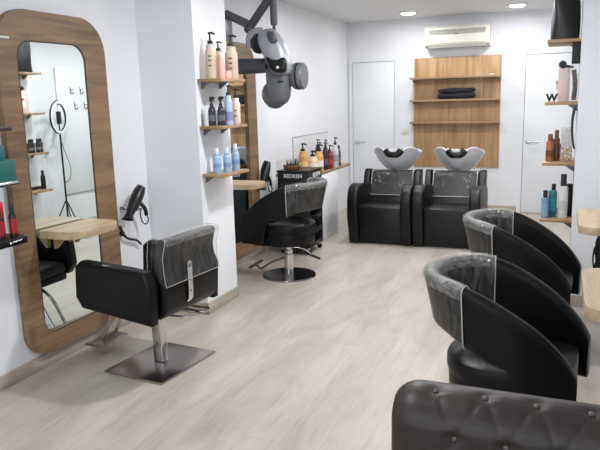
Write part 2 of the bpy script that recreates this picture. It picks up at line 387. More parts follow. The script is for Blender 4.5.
# ------------------------------------------------------------------ shampoo basin chairs
def basin_unit(x, label):
    t = thing('basin_chair', label, 'basin chair', (x, 6.60, 0), 0, 'black shampoo basin chairs')
    w2 = .345; aw = .115
    # seat block
    P = [(.02, .04), (-.02, .36), (-.005, .405), (.05, .425), (.55, .40), (.60, .38), (.60, .04)]
    MB().prism(P, 'X', -w2+aw-.005, w2-aw+.005, .018, 3).obj('seat', M_leather2, t)
    MB().box(-w2+.01, w2-.01, .05, .95, 0, .05, .004).obj('plinth', M_mblack, t)
    for s in (-1, 1):
        pr_ = [(.0, .012), (-.055, .30), (-.075, .46), (-.055, .56), (0, .620), (.08, .645), (.18, .64), (.62, .58), (.66, .5), (.66, .012)]
        a0, a1 = (-w2, -w2+aw) if s < 0 else (w2-aw, w2)
        MB().prism(pr_, 'X', a0+.002, a1-.002, .022, 4).obj('armrest', M_leather2, t)
    # reclined backrest with wings
    bp_ = [(.44, .36), (.585, .722), (.63, .742), (.70, .732), (.70, .30), (.50, .30)]
    MB().prism(bp_, 'X', -w2+.085, w2-.085, .016, 3).obj('backrest', M_leather2, t)
    for s in (-1, 1):
        wp = [(.42, .38), (.555, .725), (.60, .755), (.70, .745), (.70, .30), (.50, .30)]
        a0, a1 = (-w2+.02, -w2+.088) if s < 0 else (w2-.088, w2-.02)
        MB().prism(wp, 'X', a0, a1, .014, 3).obj('side_wing', M_leather2, t)
    # clear cover stretched over backrest
    c = [(.478, .475), (.578, .720), (.615, .752), (.66, .750), (.66, .747), (.616, .748), (.582, .718), (.482, .473)]
    cv = MB().prism(c, 'X', -.235, .235, 0).obj('plastic_cover', M_film2, t)
    m = MB(); 
    q = lambda xx: [(xx, .474, .475), (xx, .574, .720), (xx, .612, .755)]
    m.tube(q(-.235)[::-1]+q(.235), .0035, 6); m.obj('cover_welt', M_seam, cv)
    rnd = random.Random(int(x*1000))
    for k in range(8):
        xx = rnd.choice((-1, 1))*rnd.uniform(.10, .22); s_ = rnd.uniform(.05, .9); L_ = rnd.uniform(.02, .05); aa = rnd.uniform(-.9, .9)
        f_ = lambda s2: (.474+.100*s2, .475+.245*s2)
        y0, z0 = f_(s_); y1, z1 = f_(min(1, s_+L_*3*abs(cos(aa))))
        MB().tube([(xx, y0-.002, z0), (xx+L_*sin(aa), y1-.002, z1)], .0025, 5).obj('crease_glint', M_seam, cv)  # pale strokes paint white sparkles on the film near its edges
    # basin on its pedestal
    MB().lathe([(.001, 0), (.13, 0), (.13, .02), (.09, .06), (.08, .69), (.001, .69)], 24, (0, .86, .0)).obj('pedestal', M_midgrey, t)
    P = []; n = 48; rows = 14
    def rim(phi):   # phi = 0 towards the sitter (-Y)
        d = abs(math.atan2(sin(phi), cos(phi)))
        notch = .075*exp(-(d/.36)**4)
        wing = .035*exp(-((d-.75)/.40)**2)-.03*exp(-((d-1.57)/.35)**2)
        back = -.03*(d/pi)**2
        return .968-notch+wing+back
    for i in range(rows+1):
        v = i/rows; row = []
        for k in range(n):
            phi = 2*pi*k/n; R_ = rim(phi)
            rr = (1-v**2.5)**.52 if v < 1 else 0
            rr = max(rr, .02)
            ax_, ay_ = .258, .235
            lip = 1+.03*exp(-(v/.08)**2)
            z = R_*(1-v)+.70*v
            pinch = 1-.30*v
            row.append((ax_*rr*lip*sin(phi)*pinch, .84-ay_*rr*lip*cos(phi)+.02*v, z))
        P.append(row)
    bo = MB().grid(P, cv=True, cap1=True).obj('basin', M_bowl, t, ang=60)
    md = bo.modifiers.new('thick', 'SOLIDIFY'); md.thickness = .016; md.offset = 1
    m = MB(); pts = []
    for k in range(-6, 7):
        phi = k/6*.36; R_ = rim(phi); pts.append((.262*sin(phi), .84-.243*cos(phi), R_+.004))
    m.tube([(a_, b2, c_+.010) for a_, b2, c_ in pts], .020, 12, flat=1.9); m.obj('neck_rest', M_black, bo)
    MB().lathe([(.001, 0), (.012, 0), (.012, .05), (.018, .07), (.018, .085), (.001, .085)], 12, (.0, 1.02, .86)).obj('tap', M_chrome, bo)
    return t
basin_unit(-1.762, 'black shampoo chair with white basin, left of the two, beside the counter')
basin_unit(-1.062, 'black shampoo chair with white basin, right of the two, beside the tub chairs')

# ------------------------------------------------------------------ tub chairs
def sst(a, b, x):
    x = max(0, min(1, (x-a)/(b-a))); return x*x*(3-2*x)
def interp(tab, u):
    def lin_(u):
        u = max(tab[0][0], min(tab[-1][0], u))
        for (a, va), (b, vb) in zip(tab, tab[1:]):
            if u <= b: return va+(vb-va)*(u-a)/(b-a)
    ws = [(-.05, 1), (-.035, 2), (-.018, 3), (0, 4), (.018, 3), (.035, 2), (.05, 1)]
    return sum(w_*lin_(u+d) for d, w_ in ws)/16
ZT = [(0, .805), (.12, .805), (.20, .795), (.30, .762), (.40, .712), (.50, .650), (.58, .580), (.63, .52), (.67, .45), (.70, .38)]
def zbot(u): return .560-.10*sst(.08, .42, u)-.19*sst(.40, .46, u)
def tub_path(s):
    """s in [-1, 1] around the shell; returns centre (x, y), outward normal; x=0 at the back, faces +x"""
    R = .285; arc = pi/2*R; straight = .372; tot = arc+straight; d = abs(s)*tot; sg = 1 if s >= 0 else -1
    if d < arc:
        a = d/R; return (R-R*cos(a), sg*R*sin(a)*1.0), (-cos(a), sg*sin(a))
    q = d-arc; return (R+q, sg*(R-.035*(q/straight)**2)), (0.1*q/straight, sg*1)
def shell_rows(s, extra=0, top=True, zt_off=0):
    (x, y), (nx, ny) = tub_path(s); u = x; zt = interp(ZT, u)+zt_off; zb = zbot(u)
    th = .030+extra
    h = zt-zb; row = []
    lean = lambda z: -.055*(1-(z-zb)/max(h, .01))*max(0, 1-u/.45)   # the back narrows downwards
    n = 8
    out = []
    for k in range(n+1):             # outer side up
        f = k/n; z = zb+.02+(h-.045)*f; out.append((th, z))
    for k in range(1, 6):            # rounded top
        a = pi*k/6; out.append((th*cos(a), zt-.028+(.028+extra)*sin(a)))
    for k in range(n+1):             # inner side down
        f = 1-k/n; z = zb+.02+(h-.045)*f; out.append((-th, z))
    for k in range(1, 4):
        a = pi*k/4; out.append((-th*cos(a), zb+.02-(.02+extra)*sin(a)))
    for o_, z in out:
        l = lean(z); row.append((x+nx*(o_+l), y+ny*(o_+l), z))
    return row
def tub_chair(label, loc, rz, base='round', lift=0, group='black tub styling chairs'):
    t = thing('tub_chair', label, 'styling chair', loc, rz, group)
    off = (-.335, 0, lift)
    n = 64
    P = [shell_rows(-1+2*i/n) for i in range(n+1)]
    MB().grid(P, cv=True, cap0=True, cap1=True).obj('shell', M_leather, t, off, ang=60)
    # seat cushion and seat pan
    def seat_outline(k):
        R = .245; pts = []
        for i in range(17):
            a = pi/2+pi*i/16; pts.append((.30+R*.88*cos(a), R*sin(a)))
        pts += [(.58, -R+.01), (.62, -R+.05), (.635, 0), (.62, R-.05), (.58, R-.01)]
        cx = .36; return [(cx+(x-cx)*k, y*k) for x, y in pts]
    prof = [(.90, .345), (.98, .352), (1.0, .375), (1.0, .408), (.975, .428), (.9, .440), (.6, .448), (.2, .45)]
    MB().grid([[(x, y, z) for x, y in seat_outline(k)] for k, z in prof], cv=True, cap0=True, cap1=True).obj('seat_cushion', M_leather, t, off)
    prof = [(.80, .245), (.93, .250), (.96, .275), (.97, .335), (.95, .350)]
    MB().grid([[(x, y, z) for x, y in seat_outline(k)] for k, z in prof], cv=True, cap0=True, cap1=True).obj('seat_base', M_leather, t, off)
    # piping seam on the rim
    for sg in (-1, 1):
        MB().tube([Vector(shell_rows(sg*i/64)[9]) for i in range(20, 64)], .003, 6).obj('piping', M_leather, t, off)
    # plastic cover over the back part
    smax = .47; q = 36
    P = [shell_rows(-smax+2*smax*i/q, .0045) for i in range(q+1)]
    cv = MB().grid(P, cv=True).obj('plastic_cover', M_film, t, off, ang=60)
    P = [shell_rows(-smax+2*smax*i/q, .0075)[7:16] for i in range(q+1)]
    MB().grid(P).obj('cover_rim_sheen', M_filmrim, cv, ang=60)  # whitish strip paints the light reflected along the crinkled rim
    for sg in (-1, 1): MB().tube([Vector(p) for p in shell_rows(sg*smax, .006)]+[Vector(shell_rows(sg*smax, .006)[0])], .0026, 5).obj('cover_welt', M_seam, cv)
    # column, base
    if base == 'round':
        MB().lathe([(.001, 0), (.238, 0), (.242, .004), (.238, .012), (.10, .016), (.045, .020), (.001, .020)], 56).obj('base_plate', M_dchrome, t)
    m = MB().lathe([(.001, .018), (.042, .018), (.042, .20), (.036, .205), (.036, .235), (.028, .24), (.028, .256+lift), (.001, .256+lift)], 28)
    m.obj('column', M_chrome, t)
    m = MB(); m.tube([(0, 0, .235+lift*.5), (-.10, -.06, .222+lift*.5), (-.20, -.12, .16)], .006, 8, smooth=1)
    lv = m.obj('pump_lever', M_chrome, t)
    MB().tube([(-.17, -.10, .178), (-.245, -.145, .135)], .012, 10).obj('grip', M_black, lv)
    # footrest
    m = MB(); m.tube([(.03, 0, .17), (.20, 0, .10), (.28, 0, .03), (.33, 0, .075)], .010, 8, smooth=2)
    m.tube([(.33, -.13, .08), (.33, .13, .08)], .014, 10)
    m.obj('footrest', M_dchrome, t)
    return t
tub_chair('black tub chair on round steel base facing the far left mirror', (-2.225, 5.20, 0), radians(180), lift=.06)
tub_chair('black tub chair with plastic covered back, the nearer one just behind the brown sofa', (-.19, 2.85, 0), radians(-7))
tub_chair('black tub chair with plastic covered back, the farther one by the right pier', (-.20, 4.17, 0), radians(-7))

# ------------------------------------------------------------------ square based armchair
def box_chair():
    t = thing('styling_armchair', 'black box shaped salon armchair on square steel base facing the near mirror', 'styling chair', (-2.204, 3.13, 0), radians(174.3))
    MB().box(-.262+.045, .262-.045, -.262, .262, .001, .013, .004).obj('base_plate', M_plate, t)
    m = MB(); m.box(-.036, .036, -.030, .030, .012, .34, .008, 3); m.obj('column', M_chrome, t)
    # arms: closed side slabs with rounded edge (x, z)
    for s in (-1, 1):
        pr_ = [(-.22, .36), (.28, .405), (.325, .47), (.31, .655), (.27, .685), (-.05, .665), (-.20, .66), (-.235, .58)]
        a0, a1 = (s*.245, s*.33) if s > 0 else (s*.33, s*.245)
        MB().prism(pr_, 'Y', a0, a1, .022, 4).obj('armrest', M_leather, t)
    MB().box(-.20, .285, -.25, .25, .37, .42, .012, 3).obj('seat_base', M_leather, t)
    MB().box(-.17, .30, -.24, .24, .42, .50, .028, 4).obj('seat', M_leather, t)
    # backrest: slightly S-curved padded panel
    P = []; n = 16; tab = [(-.225, .37), (-.255, .43), (-.262, .52), (-.252, .62), (-.245, .72), (-.262, .79), (-.275, .82)]
    for i in range(25):
        f = i/24*(len(tab)-1); k = min(int(f), len(tab)-2); g = f-k
        xb = tab[k][0]*(1-g)+tab[k+1][0]*g; z = tab[k][1]*(1-g)+tab[k+1][1]*g
        e = 1
        if i < 3: e = [.5, .8, .95][i]
        if i > 21: e = [.95, .8, .5][i-22]
        row = []; w_ = .248*(1-.02*(1-e))
        for y, o_ in [(-w_, .35), (-w_+.012, 0), (-w_*.5, -.05), (0, -.08), (w_*.5, -.05), (w_-.012, 0), (w_, .35), (w_, .65), (w_-.012, 1), (w_*.5, 1.12), (0, 1.18), (-w_*.5, 1.12), (-w_+.012, 1), (-w_, .65)]:
            th = .085*e; row.append((xb+(.085-th)/2+th*o_, y-.018, z))
        P.append(row)
    MB().grid(P, cv=True, cap0=True, cap1=True).obj('backrest', M_leather, t, ang=50)
    # cover: front, over the top, back
    P = []
    prof = [(-.268, .565), (-.258, .62), (-.252, .72), (-.270, .785), (-.279, .822), (-.262, .832), (-.20, .830), (-.178, .815), (-.164, .72), (-.160, .62)]
    for x, z in prof: P.append([(x+.004*sin(9*y+z*20)-(.004 if x < -.22 else -.012), y, z+.012*y) for y in [(-.270+.504*j/16) for j in range(17)]])
    cv = MB().grid(P).obj('plastic_cover', M_film, t, ang=60)
    rim_ = [(x-.002 if x < -.22 else x+.001, z+.002) for x, z in prof[3:7]]
    MB().grid([[(x-(.004 if x < -.22 else -.012), y, z+.012*y) for y in [(-.268+.50*j/16) for j in range(17)]] for x, z in rim_]).obj('cover_rim_sheen', M_filmrim, cv, ang=60)  # whitish strip over the top paints reflected light on the film
    for s in (-1, 1):
        MB().grid([[(prof[i][0]-.002, s*.251-.018, prof[i][1]), (prof[9-i][0]-.012, s*.251-.018, prof[9-i][1])] for i in range(5)]).obj('cover_side', M_film, cv)
    m = MB()
    for s in (-1, 1): m.tube([(x-(.005 if x < -.22 else -.013), s*.252-.018, z+.012*s*.25) for x, z in prof], .0015, 6)
    m.tube([(prof[0][0]-.004, -.268, prof[0][1]), (prof[0][0]-.004, .232, prof[0][1])], .0015, 6)
    m.obj('cover_welt', M_seam, cv)
    # chrome bracket behind
    m = MB(); pts = [(-.272, .655), (-.272, .50), (-.268, .455), (-.235, .405), (-.20, .375)]
    P = []
    for i, (x, z) in enumerate(pts):
        hw = .020
        P.append([(x-.005, -hw, z), (x-.005, hw, z), (x+.003, hw, z), (x+.003, -hw, z)])
    m.grid(P, cv=True, cap0=True, cap1=True)
    m.lathe([(.001, -.007), (.020, -.007), (.020, .003), (.001, .003)], 18, (-.270, 0, .655), 'X')
    br = m.obj('recline_bracket', M_chrome, t, (-.004, .03, 0))
    for z in (.64, .56, .50): MB().ball((-.279, 0, z), .005, n=8).obj('bolt', M_midgrey, br)
    # loop levers under the seat
    m = MB(); m.tube([(-.02, .10, .345), (-.20, .06, .34), (-.285, .03, .335), (-.285, -.05, .335), (-.22, -.08, .335), (.0, -.06, .345)], .006, 8, smooth=2)
    m.tube([(-.02, -.12, .345), (-.19, -.17, .325), (-.26, -.19, .32), (-.26, -.11, .32), (-.1, -.05, .34)], .006, 8, smooth=2)
    m.obj('release_lever', M_chrome, t)
    # foot rest
    m = MB()
    for s in (-1, 1): m.tube([(.20, s*.055, .36), (.31, s*.055, .30), (.40, s*.055, .13), (.44, s*.055, .09)], .011, 8, smooth=2)
    fr = m.obj('footrest_tubes', M_chrome, t)
    m = MB(); m.box(.37, .50, -.13, .13, .078, .088, .003)
    for k in range(8): m.box(.378+k*.015, .386+k*.015, -.125, .125, .088, .094, .002)
    m.obj('foot_plate', M_plate, t)
    return t
box_chair()

# ------------------------------------------------------------------ brown tufted sofa back
def sofa():
    t = thing('tufted_sofa', 'dark brown button tufted leather sofa in the foreground corner', 'sofa', (-.013, -.005, -.0), radians(-1.2))
    x0, x1 = -.393, .44
    cy, cz, R = 1.545, .745, .088
    prof = []
    for k in range(12): prof.append((1.457+.018*sin(pi*min(1, k/6)), .32+(.70-.32)*k/12, (-1, .0)))
    for k in range(19):
        a = radians(200-20-k*12.5); 
        prof.append((cy+R*cos(radians(190-k*12.5))*1.0, cz+R*sin(radians(190-k*12.5)), None)) if False else prof.append((cy+R*cos(radians(185-k*12.2)), cz+R*sin(radians(185-k*12.2)), None))
    for k in range(8): prof.append((cy+R*.75, cz-.05-(cz-.05-.3)*k/7, None))
    rows = []
    btn = []
    sA, sB = [], []
    pts = [Vector((0, p[0], p[1])) for p in prof]; n = len(pts)
    # refine profile
    fine = []
    for i in range(n-1):
        for q in range(3): fine.append(pts[i].lerp(pts[i+1], q/3))
    fine.append(pts[-1])
    L = [0]
    for a, b_ in zip(fine, fine[1:]): L.append(L[-1]+(b_-a).length)
    cen = Vector((0, cy, cz))
    nrm = []
    for i, p in enumerate(fine):
        d = (fine[min(i+1, len(fine)-1)]-fine[max(i-1, 0)]).normalized(); nrm.append(Vector((0, -d.z, d.y)))
    # buttons: row A on the roll, row B below
    def arc_at(pred):
        return min(range(len(fine)), key=lambda i: pred(fine[i]))
    iA = arc_at(lambda p: (p-Vector((0, cy+R*cos(radians(105)), cz+R*sin(radians(105))))).length)
    iB = arc_at(lambda p: (p-Vector((0, cy+R*cos(radians(190)), cz+R*sin(radians(190))))).length)
    sA, sB = L[iA], L[iB]; sC = sB-(sA-sB); sp = .119
    B = [(-.283+sp*k, sA) for k in range(7)]+[(-.2235+sp*k, sB) for k in range(6)]+[(-.283+sp*k, sC) for k in range(7)]
    seams = []
    for k in range(7):
        a = B[k]
        for q in (7+k-1, 7+k):
            if 7 <= q < 13: seams.append((a, B[q]))
    for k in range(6):
        a = B[7+k]
        for q in (13+k, 14+k): seams.append((a, B[q]))
    NX = 150
    def disp(x, s):
        d = 0
        for bx, bs in B:
            r2 = (x-bx)**2+(s-bs)**2; d += .007*exp(-r2/.0005)
        for (ax_, as_), (bx, bs) in seams:
            vx, vs = bx-ax_, bs-as_; tt = max(0, min(1, ((x-ax_)*vx+(s-as_)*vs)/(vx*vx+vs*vs)))
            r2 = (x-ax_-vx*tt)**2+(s-as_-vs*tt)**2; d = max(d, .0022*exp(-r2/.00005))
        return d
    P = []
    for i in range(NX+1):
        x = x0+(x1-x0)*i/NX; e = 0
        dl = x-x0; k = sqrt(max(0, 1-(1-min(1, dl/.07))**2)); k = .35+.65*k
        row = []
        for j, p in enumerate(fine):
            q = p-nrm[j]*0; q = q+Vector((0, 0, 0)); dd = disp(x, L[j])
            base = cen if p.z > cz else Vector((0, cy, p.z))
            v = base+(q-base)*k-nrm[j]*(-1)*0
            v = v-(q-base).normalized()*dd
            row.append((x, v.y, v.z))
        P.append(row)
    MB().grid(P, cv=True, cap0=True, cap1=True).obj('backrest', M_brown, t, ang=80)
    for bx, bs in B[:20]:
        j = min(range(len(L)), key=lambda i: abs(L[i]-bs)); p = fine[j]; base = cen if p.z > cz else Vector((0, cy, p.z))
        if bx > x1-.01: continue
        nn = (p-base).normalized(); c = p-nn*.005
        Mx = nn.to_track_quat('Z', 'Y').to_matrix().to_4x4()
        m = MB(); m.ball((bx, c.y, c.z), .0078, .0078, .0045, 14, Mx); m.obj('button', M_button, t)
    MB().box(x0+.02, x1, .86, 1.50, .10, .34, .03, 3).obj('seat_frame', M_brown, t)
    MB().box(x0+.03, x1-.01, .84, 1.455, .33, .44, .04, 4).obj('seat_cushion', M_brown, t)
    MB().box(x0+.02, x1, 1.44, 1.61, .10, .34, .02, 3).obj('rear_frame', M_brown, t)
    for x in (x0+.07, x1-.06):
        for y in (.92, 1.55): MB().lathe([(.001, 0), (.018, 0), (.026, .10), (.001, .10)], 14, (x, y, 0)).obj('leg', M_mblack, t)
sofa()

# ------------------------------------------------------------------ mirrors and ledges on the left wall
def wall_mirror(label, y0, y1, z0, z1, band=(.14, .205, .17, .125), tilt=0, g='oak framed styling mirrors'):
    """band = near, far, top, bottom widths"""
    t = thing('wall_mirror', label, 'mirror', (XL, (y0+y1)/2, 0), 0, g)
    yc = (y0+y1)/2; a, b_ = y0-yc, y1-yc
    O = rrect(a, b_, z0, z1, (.22, .22, .17, .17), 10); I = rrect(a+band[0], b_-band[1], z0+band[3], z1-band[2], (.10, .10, .085, .085), 10)
    n = len(O); m = MB()
    th = .042
    loops = [[(0.004, y, z) for y, z in O], [(th-.003, y, z) for y, z in O], [(th, y*.997, z) for y, z in O],
             [(th, y, z) for y, z in I], [(.022, y, z) for y, z in I]]
    m.grid(loops, cv=True)
    m.obj('frame', M_frame, t, ang=30)
    m = MB(); e = .004
    I2 = rrect(a+band[0]-e, b_-band[1]+e, z0+band[3]-e, z1-band[2]+e, .10, 10)
    m.grid([[(.040, y, z) for y, z in I], [(.043, y, z) for y, z in I], [(.043, y, z) for y, z in I2], [(.040, y, z) for y, z in I2]], cv=True, cu=True)
    m.obj('inner_edging', M_mblack, t)
    m = MB(); k = math.tan(radians(tilt)); yl = (a+band[0]+b_-band[1])/2
    m.prism([(y, z) for y, z in rrect(a+band[0]-.01, b_-band[1]+.01, z0+band[3]-.01, z1-band[2]+.01, .10, 8)], 'X', 0, .006, 0)
    for v in m.bm.verts: v.co.x += .020+(v.co.y-yl)*k
    m.obj('mirror_glass', M_mirror, t)
    return t
TILT = 2.4
wall_mirror('tall oak framed mirror with rounded corners on the left wall, the nearest', 2.70, 3.595, .09, 2.085, tilt=TILT)
wall_mirror('tall oak framed mirror partly hidden behind the white pier, farther back', 4.97, 5.865, .09, 2.085, tilt=0)

def ledge(label, x0, x1, y0, y1, z=.85, rs=(.03, .03, .03, .03), support=None):
    """x0 wall side"""
    t = thing('styling_ledge', label, 'shelf', (0, 0, 0), 0, 'pale oak mirror ledges')
    MB().prism(rrect(min(x0, x1), max(x0, x1), y0, y1, rs, 6), 'Z', z-.045, z, .002, 1).obj('ledge_top', M_table, t)
    s = 1 if x1 > x0 else -1
    for yy in (y0+.12, y1-.12):
        m = MB(); q = [(x0, z-.13), (x0+s*.012, z-.13), (x0+s*.10, z-.046), (x0, z-.046)]
        m.prism(q, 'Y', yy-.012, yy+.012, 0); m.obj('bracket', M_shelfw, t)
    return t
ledge('pale oak ledge in front of the nearest left mirror', XL+.046, -2.52, 2.86, 3.28, .842, (.10, .005, .005, .10))
ledge('pale oak ledge in front of the farther left mirror behind the pier', XL+.046, -2.43, 4.98, 5.28, .842, (.10, .005, .005, .10))
ledge('rounded pale oak ledge sticking out before the right pier, the farther of two', XR, .108, 3.76, 4.40, .832, (.005, .09, .09, .005))
ledge('rounded pale oak ledge at the right edge of the photo, the nearer of two', XR, .100, 2.28, 2.88, .832, (.005, .09, .09, .005))

# ------------------------------------------------------------------ bottles
_m = {}
def cm(rgb, rough=.35, **k):
    key = (tuple(rgb), rough)
    if key not in _m: _m[key] = mat('tint_%d_%d_%d' % tuple(rgb), rgb, rough, **k)
    return _m[key]
def bottle(label, loc, h, r, body, style='pump', cap=(18, 18, 20), band=None, bandz=(.25, .55), group=None, rz=0, name='bottle', cat='bottle', square=False, marks=None):
    """h = total height"""
    t = thing(name, label, cat, loc, rz, group)
    bh_ = {'pump': .74, 'cap': .80, 'spray': .66, 'wide': .84, 'tall': .74}[style]*h
    seg = 4 if square else 22
    P = [(.001, 0), (r*.94, 0), (r, .006), (r, bh_*.77), (r*.96, bh_*.81), (r*.80, bh_*.845), (r*.77, bh_*.86), (r*.77, bh_*.96), (r*.66, bh_*.985), (r*.40, bh_), (.001, bh_)]
    if style in ('wide',): P = [(.001, 0), (r*.94, 0), (r, .006), (r, bh_*.95), (r*.9, bh_), (.001, bh_)]
    if style == 'tall': P = [(.001, 0), (r*.94, 0), (r, .006), (r, bh_*.93), (r*.85, bh_*.98), (r*.55, bh_), (.001, bh_)]
    MB().lathe(P, seg if not square else 20).obj('body', cm(body), t)
    c = cm(cap, .4); m = MB()
    if style == 'pump':
        m.lathe([(.001, bh_), (r*.48, bh_), (r*.48, bh_+h*.07), (r*.2, bh_+h*.08), (r*.15, bh_+h*.17), (r*.15, h*.955), (.001, h*.955)], 14)
        m.tube([(-r*.3, 0, h*.965), (r*.35, 0, h*.975), (r*.95, 0, h*.945)], r*.17, 8)
        m.ball((0, 0, h*.972), r*.36, r*.36, h*.022, 12); m.obj('pump', c, t)
    elif style == 'spray':
        m.lathe([(.001, bh_), (r*.5, bh_), (r*.5, bh_+h*.08), (r*.3, bh_+h*.12), (r*.28, bh_+h*.2), (.001, bh_+h*.2)], 14)
        m.prism([(-r*.55, h*.90), (-r*.45, h*.985), (r*.5, h*1.0), (r*1.05, h*.965), (r*1.05, h*.925), (r*.4, h*.91), (r*.3, h*.84), (-r*.35, h*.84)], 'Y', -r*.3, r*.3, r*.06)
        m.tube([(r*.55, 0, h*.91), (r*.85, 0, h*.86), (r*.75, 0, h*.80)], r*.1, 6); m.obj('trigger', c, t)
    else:
        rc = {'cap': .5, 'wide': .92, 'tall': .6}[style]
        m.lathe([(.001, bh_), (r*rc, bh_), (r*rc, h*.985), (r*rc*.93, h), (.001, h)], 18); m.obj('cap', c, t)
    if band:
        m = MB(); z0, z1 = bh_*bandz[0], bh_*bandz[1]
        m.lathe([(r+.0006, z0), (r+.0006, z1)], 22); m.obj('sticker', cm(band), t)
    if marks:
        for zz in marks:
            P = [[((r+.0012)*cos(radians(a)), (r+.0012)*sin(radians(a)), bh_*z_) for a in range(-88, -54, 4)] for z_ in (zz, zz+.045)]
            MB().grid(P).obj('print', cm((90, 70, 66)), t)
    return t
def carton(label, loc, sx, sy, sz, rgb, rz=0, band=None, name='carton', cat='box', group=None, bev=.002):
    t = thing(name, label, cat, loc, rz, group)
    MB().box(-sx/2, sx/2, -sy/2, sy/2, 0, sz, bev).obj('box', cm(rgb, .5), t)
    if band:
        MB().box(-sx/2+.1*sx, sx/2-.1*sx, -sy/2-.0012, -sy/2+.001, sz*.25, sz*.7, 0).obj('sticker', cm(band, .5), t)
    return t

# shelves on the left pier
def small_shelf(label, x0, x1, y0, y1, ztop, group, side, th=.022, col=None):
    t = thing('wall_shelf', label, 'shelf', (0, 0, 0), 0, group)
    MB().box(x0, x1, y0, y1, ztop-th, ztop, .002).obj('board', col or M_shelfw, t)
    xs = x0 if side > 0 else x1
    for yy in (y0+.06, y1-.06):
        q = [(xs, ztop-th-.045), (xs+side*.008, ztop-th-.045), (xs+side*.07, ztop-th), (xs, ztop-th)]
        MB().prism(q, 'Y', yy-.008, yy+.008, 0).obj('bracket', M_midgrey, t)
    return t
g = 'oak shelves on the left pier'; LX = PX0+.19
Z1, Z2, Z3 = 1.712, 1.385, 1.046
small_shelf('top oak shelf on the white pier carrying cream pump bottles', PX0, LX, 4.04, 4.42, Z1, g, 1)
small_shelf('middle oak shelf on the white pier carrying dark spray bottles', PX0, LX, 4.04, 4.42, Z2, g, 1)
small_shelf('lowest oak shelf on the white pier carrying light blue bottles', PX0, LX, 4.04, 4.42, Z3, g, 1)
gb = 'products on the pier shelves'; CR = (200, 180, 160); PK = (200, 168, 156)
bottle('tall cream pump bottle at the left end of the top pier shelf', (-2.300, 4.10, Z1), .318, .040, CR, 'pump', band=(196, 172, 150), group=gb, marks=(.35, .5, .62))
bottle('slimmer pink pump bottle behind the tall cream one on the top pier shelf', (-2.335, 4.275, Z1), .27, .032, PK, 'pump', group=gb)
bottle('short pink bottle in front on the top pier shelf', (-2.228, 4.115, Z1), .17, .022, (220, 172, 160), 'wide', cap=(222, 190, 180), group=gb)
bottle('wide cream pump bottle at the right end of the top pier shelf', (-2.262, 4.335, Z1), .315, .046, CR, 'pump', band=(194, 172, 154), group=gb, marks=(.3, .45, .6))
carton('low pink carton lying before the wide cream bottle on the top pier shelf', (-2.225, 4.18, Z1), .05, .06, .05, (222, 168, 158), group=gb, band=(235, 215, 208))
bottle('dark trigger spray bottle, left one of a pair on the middle pier shelf', (-2.325, 4.12, Z2), .205, .027, (44, 48, 58), 'spray', band=(96, 98, 106), group=gb, rz=0)
bottle('dark trigger spray bottle, right one of a pair on the middle pier shelf', (-2.262, 4.14, Z2), .205, .027, (42, 46, 58), 'spray', band=(92, 94, 104), group=gb)
bottle('pale blue pump bottle on the middle pier shelf', (-2.243, 4.22, Z2), .285, .030, (166, 184, 214), 'pump', cap=(28, 28, 34), band=(122, 130, 168), bandz=(.15, .45), group=gb)
bottle('cream pump bottle at the right end of the middle pier shelf', (-2.245, 4.34, Z2), .26, .032, (216, 196, 184), 'pump', group=gb, marks=(.3, .5))
bottle('thin clear spray bottle near the wall on the middle pier shelf', (-2.352, 4.08, Z2), .14, .018, (196, 200, 204), 'cap', cap=(210, 210, 212), group=gb)
for lab, x, y, h, r in [('light blue bottle with white cap at left of the lowest pier shelf', -2.298, 4.11, .178, .030), ('light blue bottle with white cap at centre of the lowest pier shelf', -2.252, 4.18, .178, .029), ('light blue bottle with white cap at right of the lowest pier shelf', -2.262, 4.33, .195, .030)]:
    bottle(lab, (x, y, Z3), h, r, (148, 178, 206), 'cap', cap=(206, 216, 228), band=(112, 146, 186), bandz=(.28, .5), group=gb)

# ------------------------------------------------------------------ counter with products
t = thing('wall_counter', 'long thin brown oak counter board on the low white wall', 'counter', (0, 0, 0))
MB().box(XL, -2.40, 6.36, 7.62, .742, .768, .003).obj('board', M_edge, t)
MB().prism([(XL, .55), (XL+.02, .55), (-2.48, .742), (XL, .742)], 'Y', 7.50, 7.53, 0).obj('bracket', M_edge, t)
gc = 'bottles on the oak counter'; CZ = .768
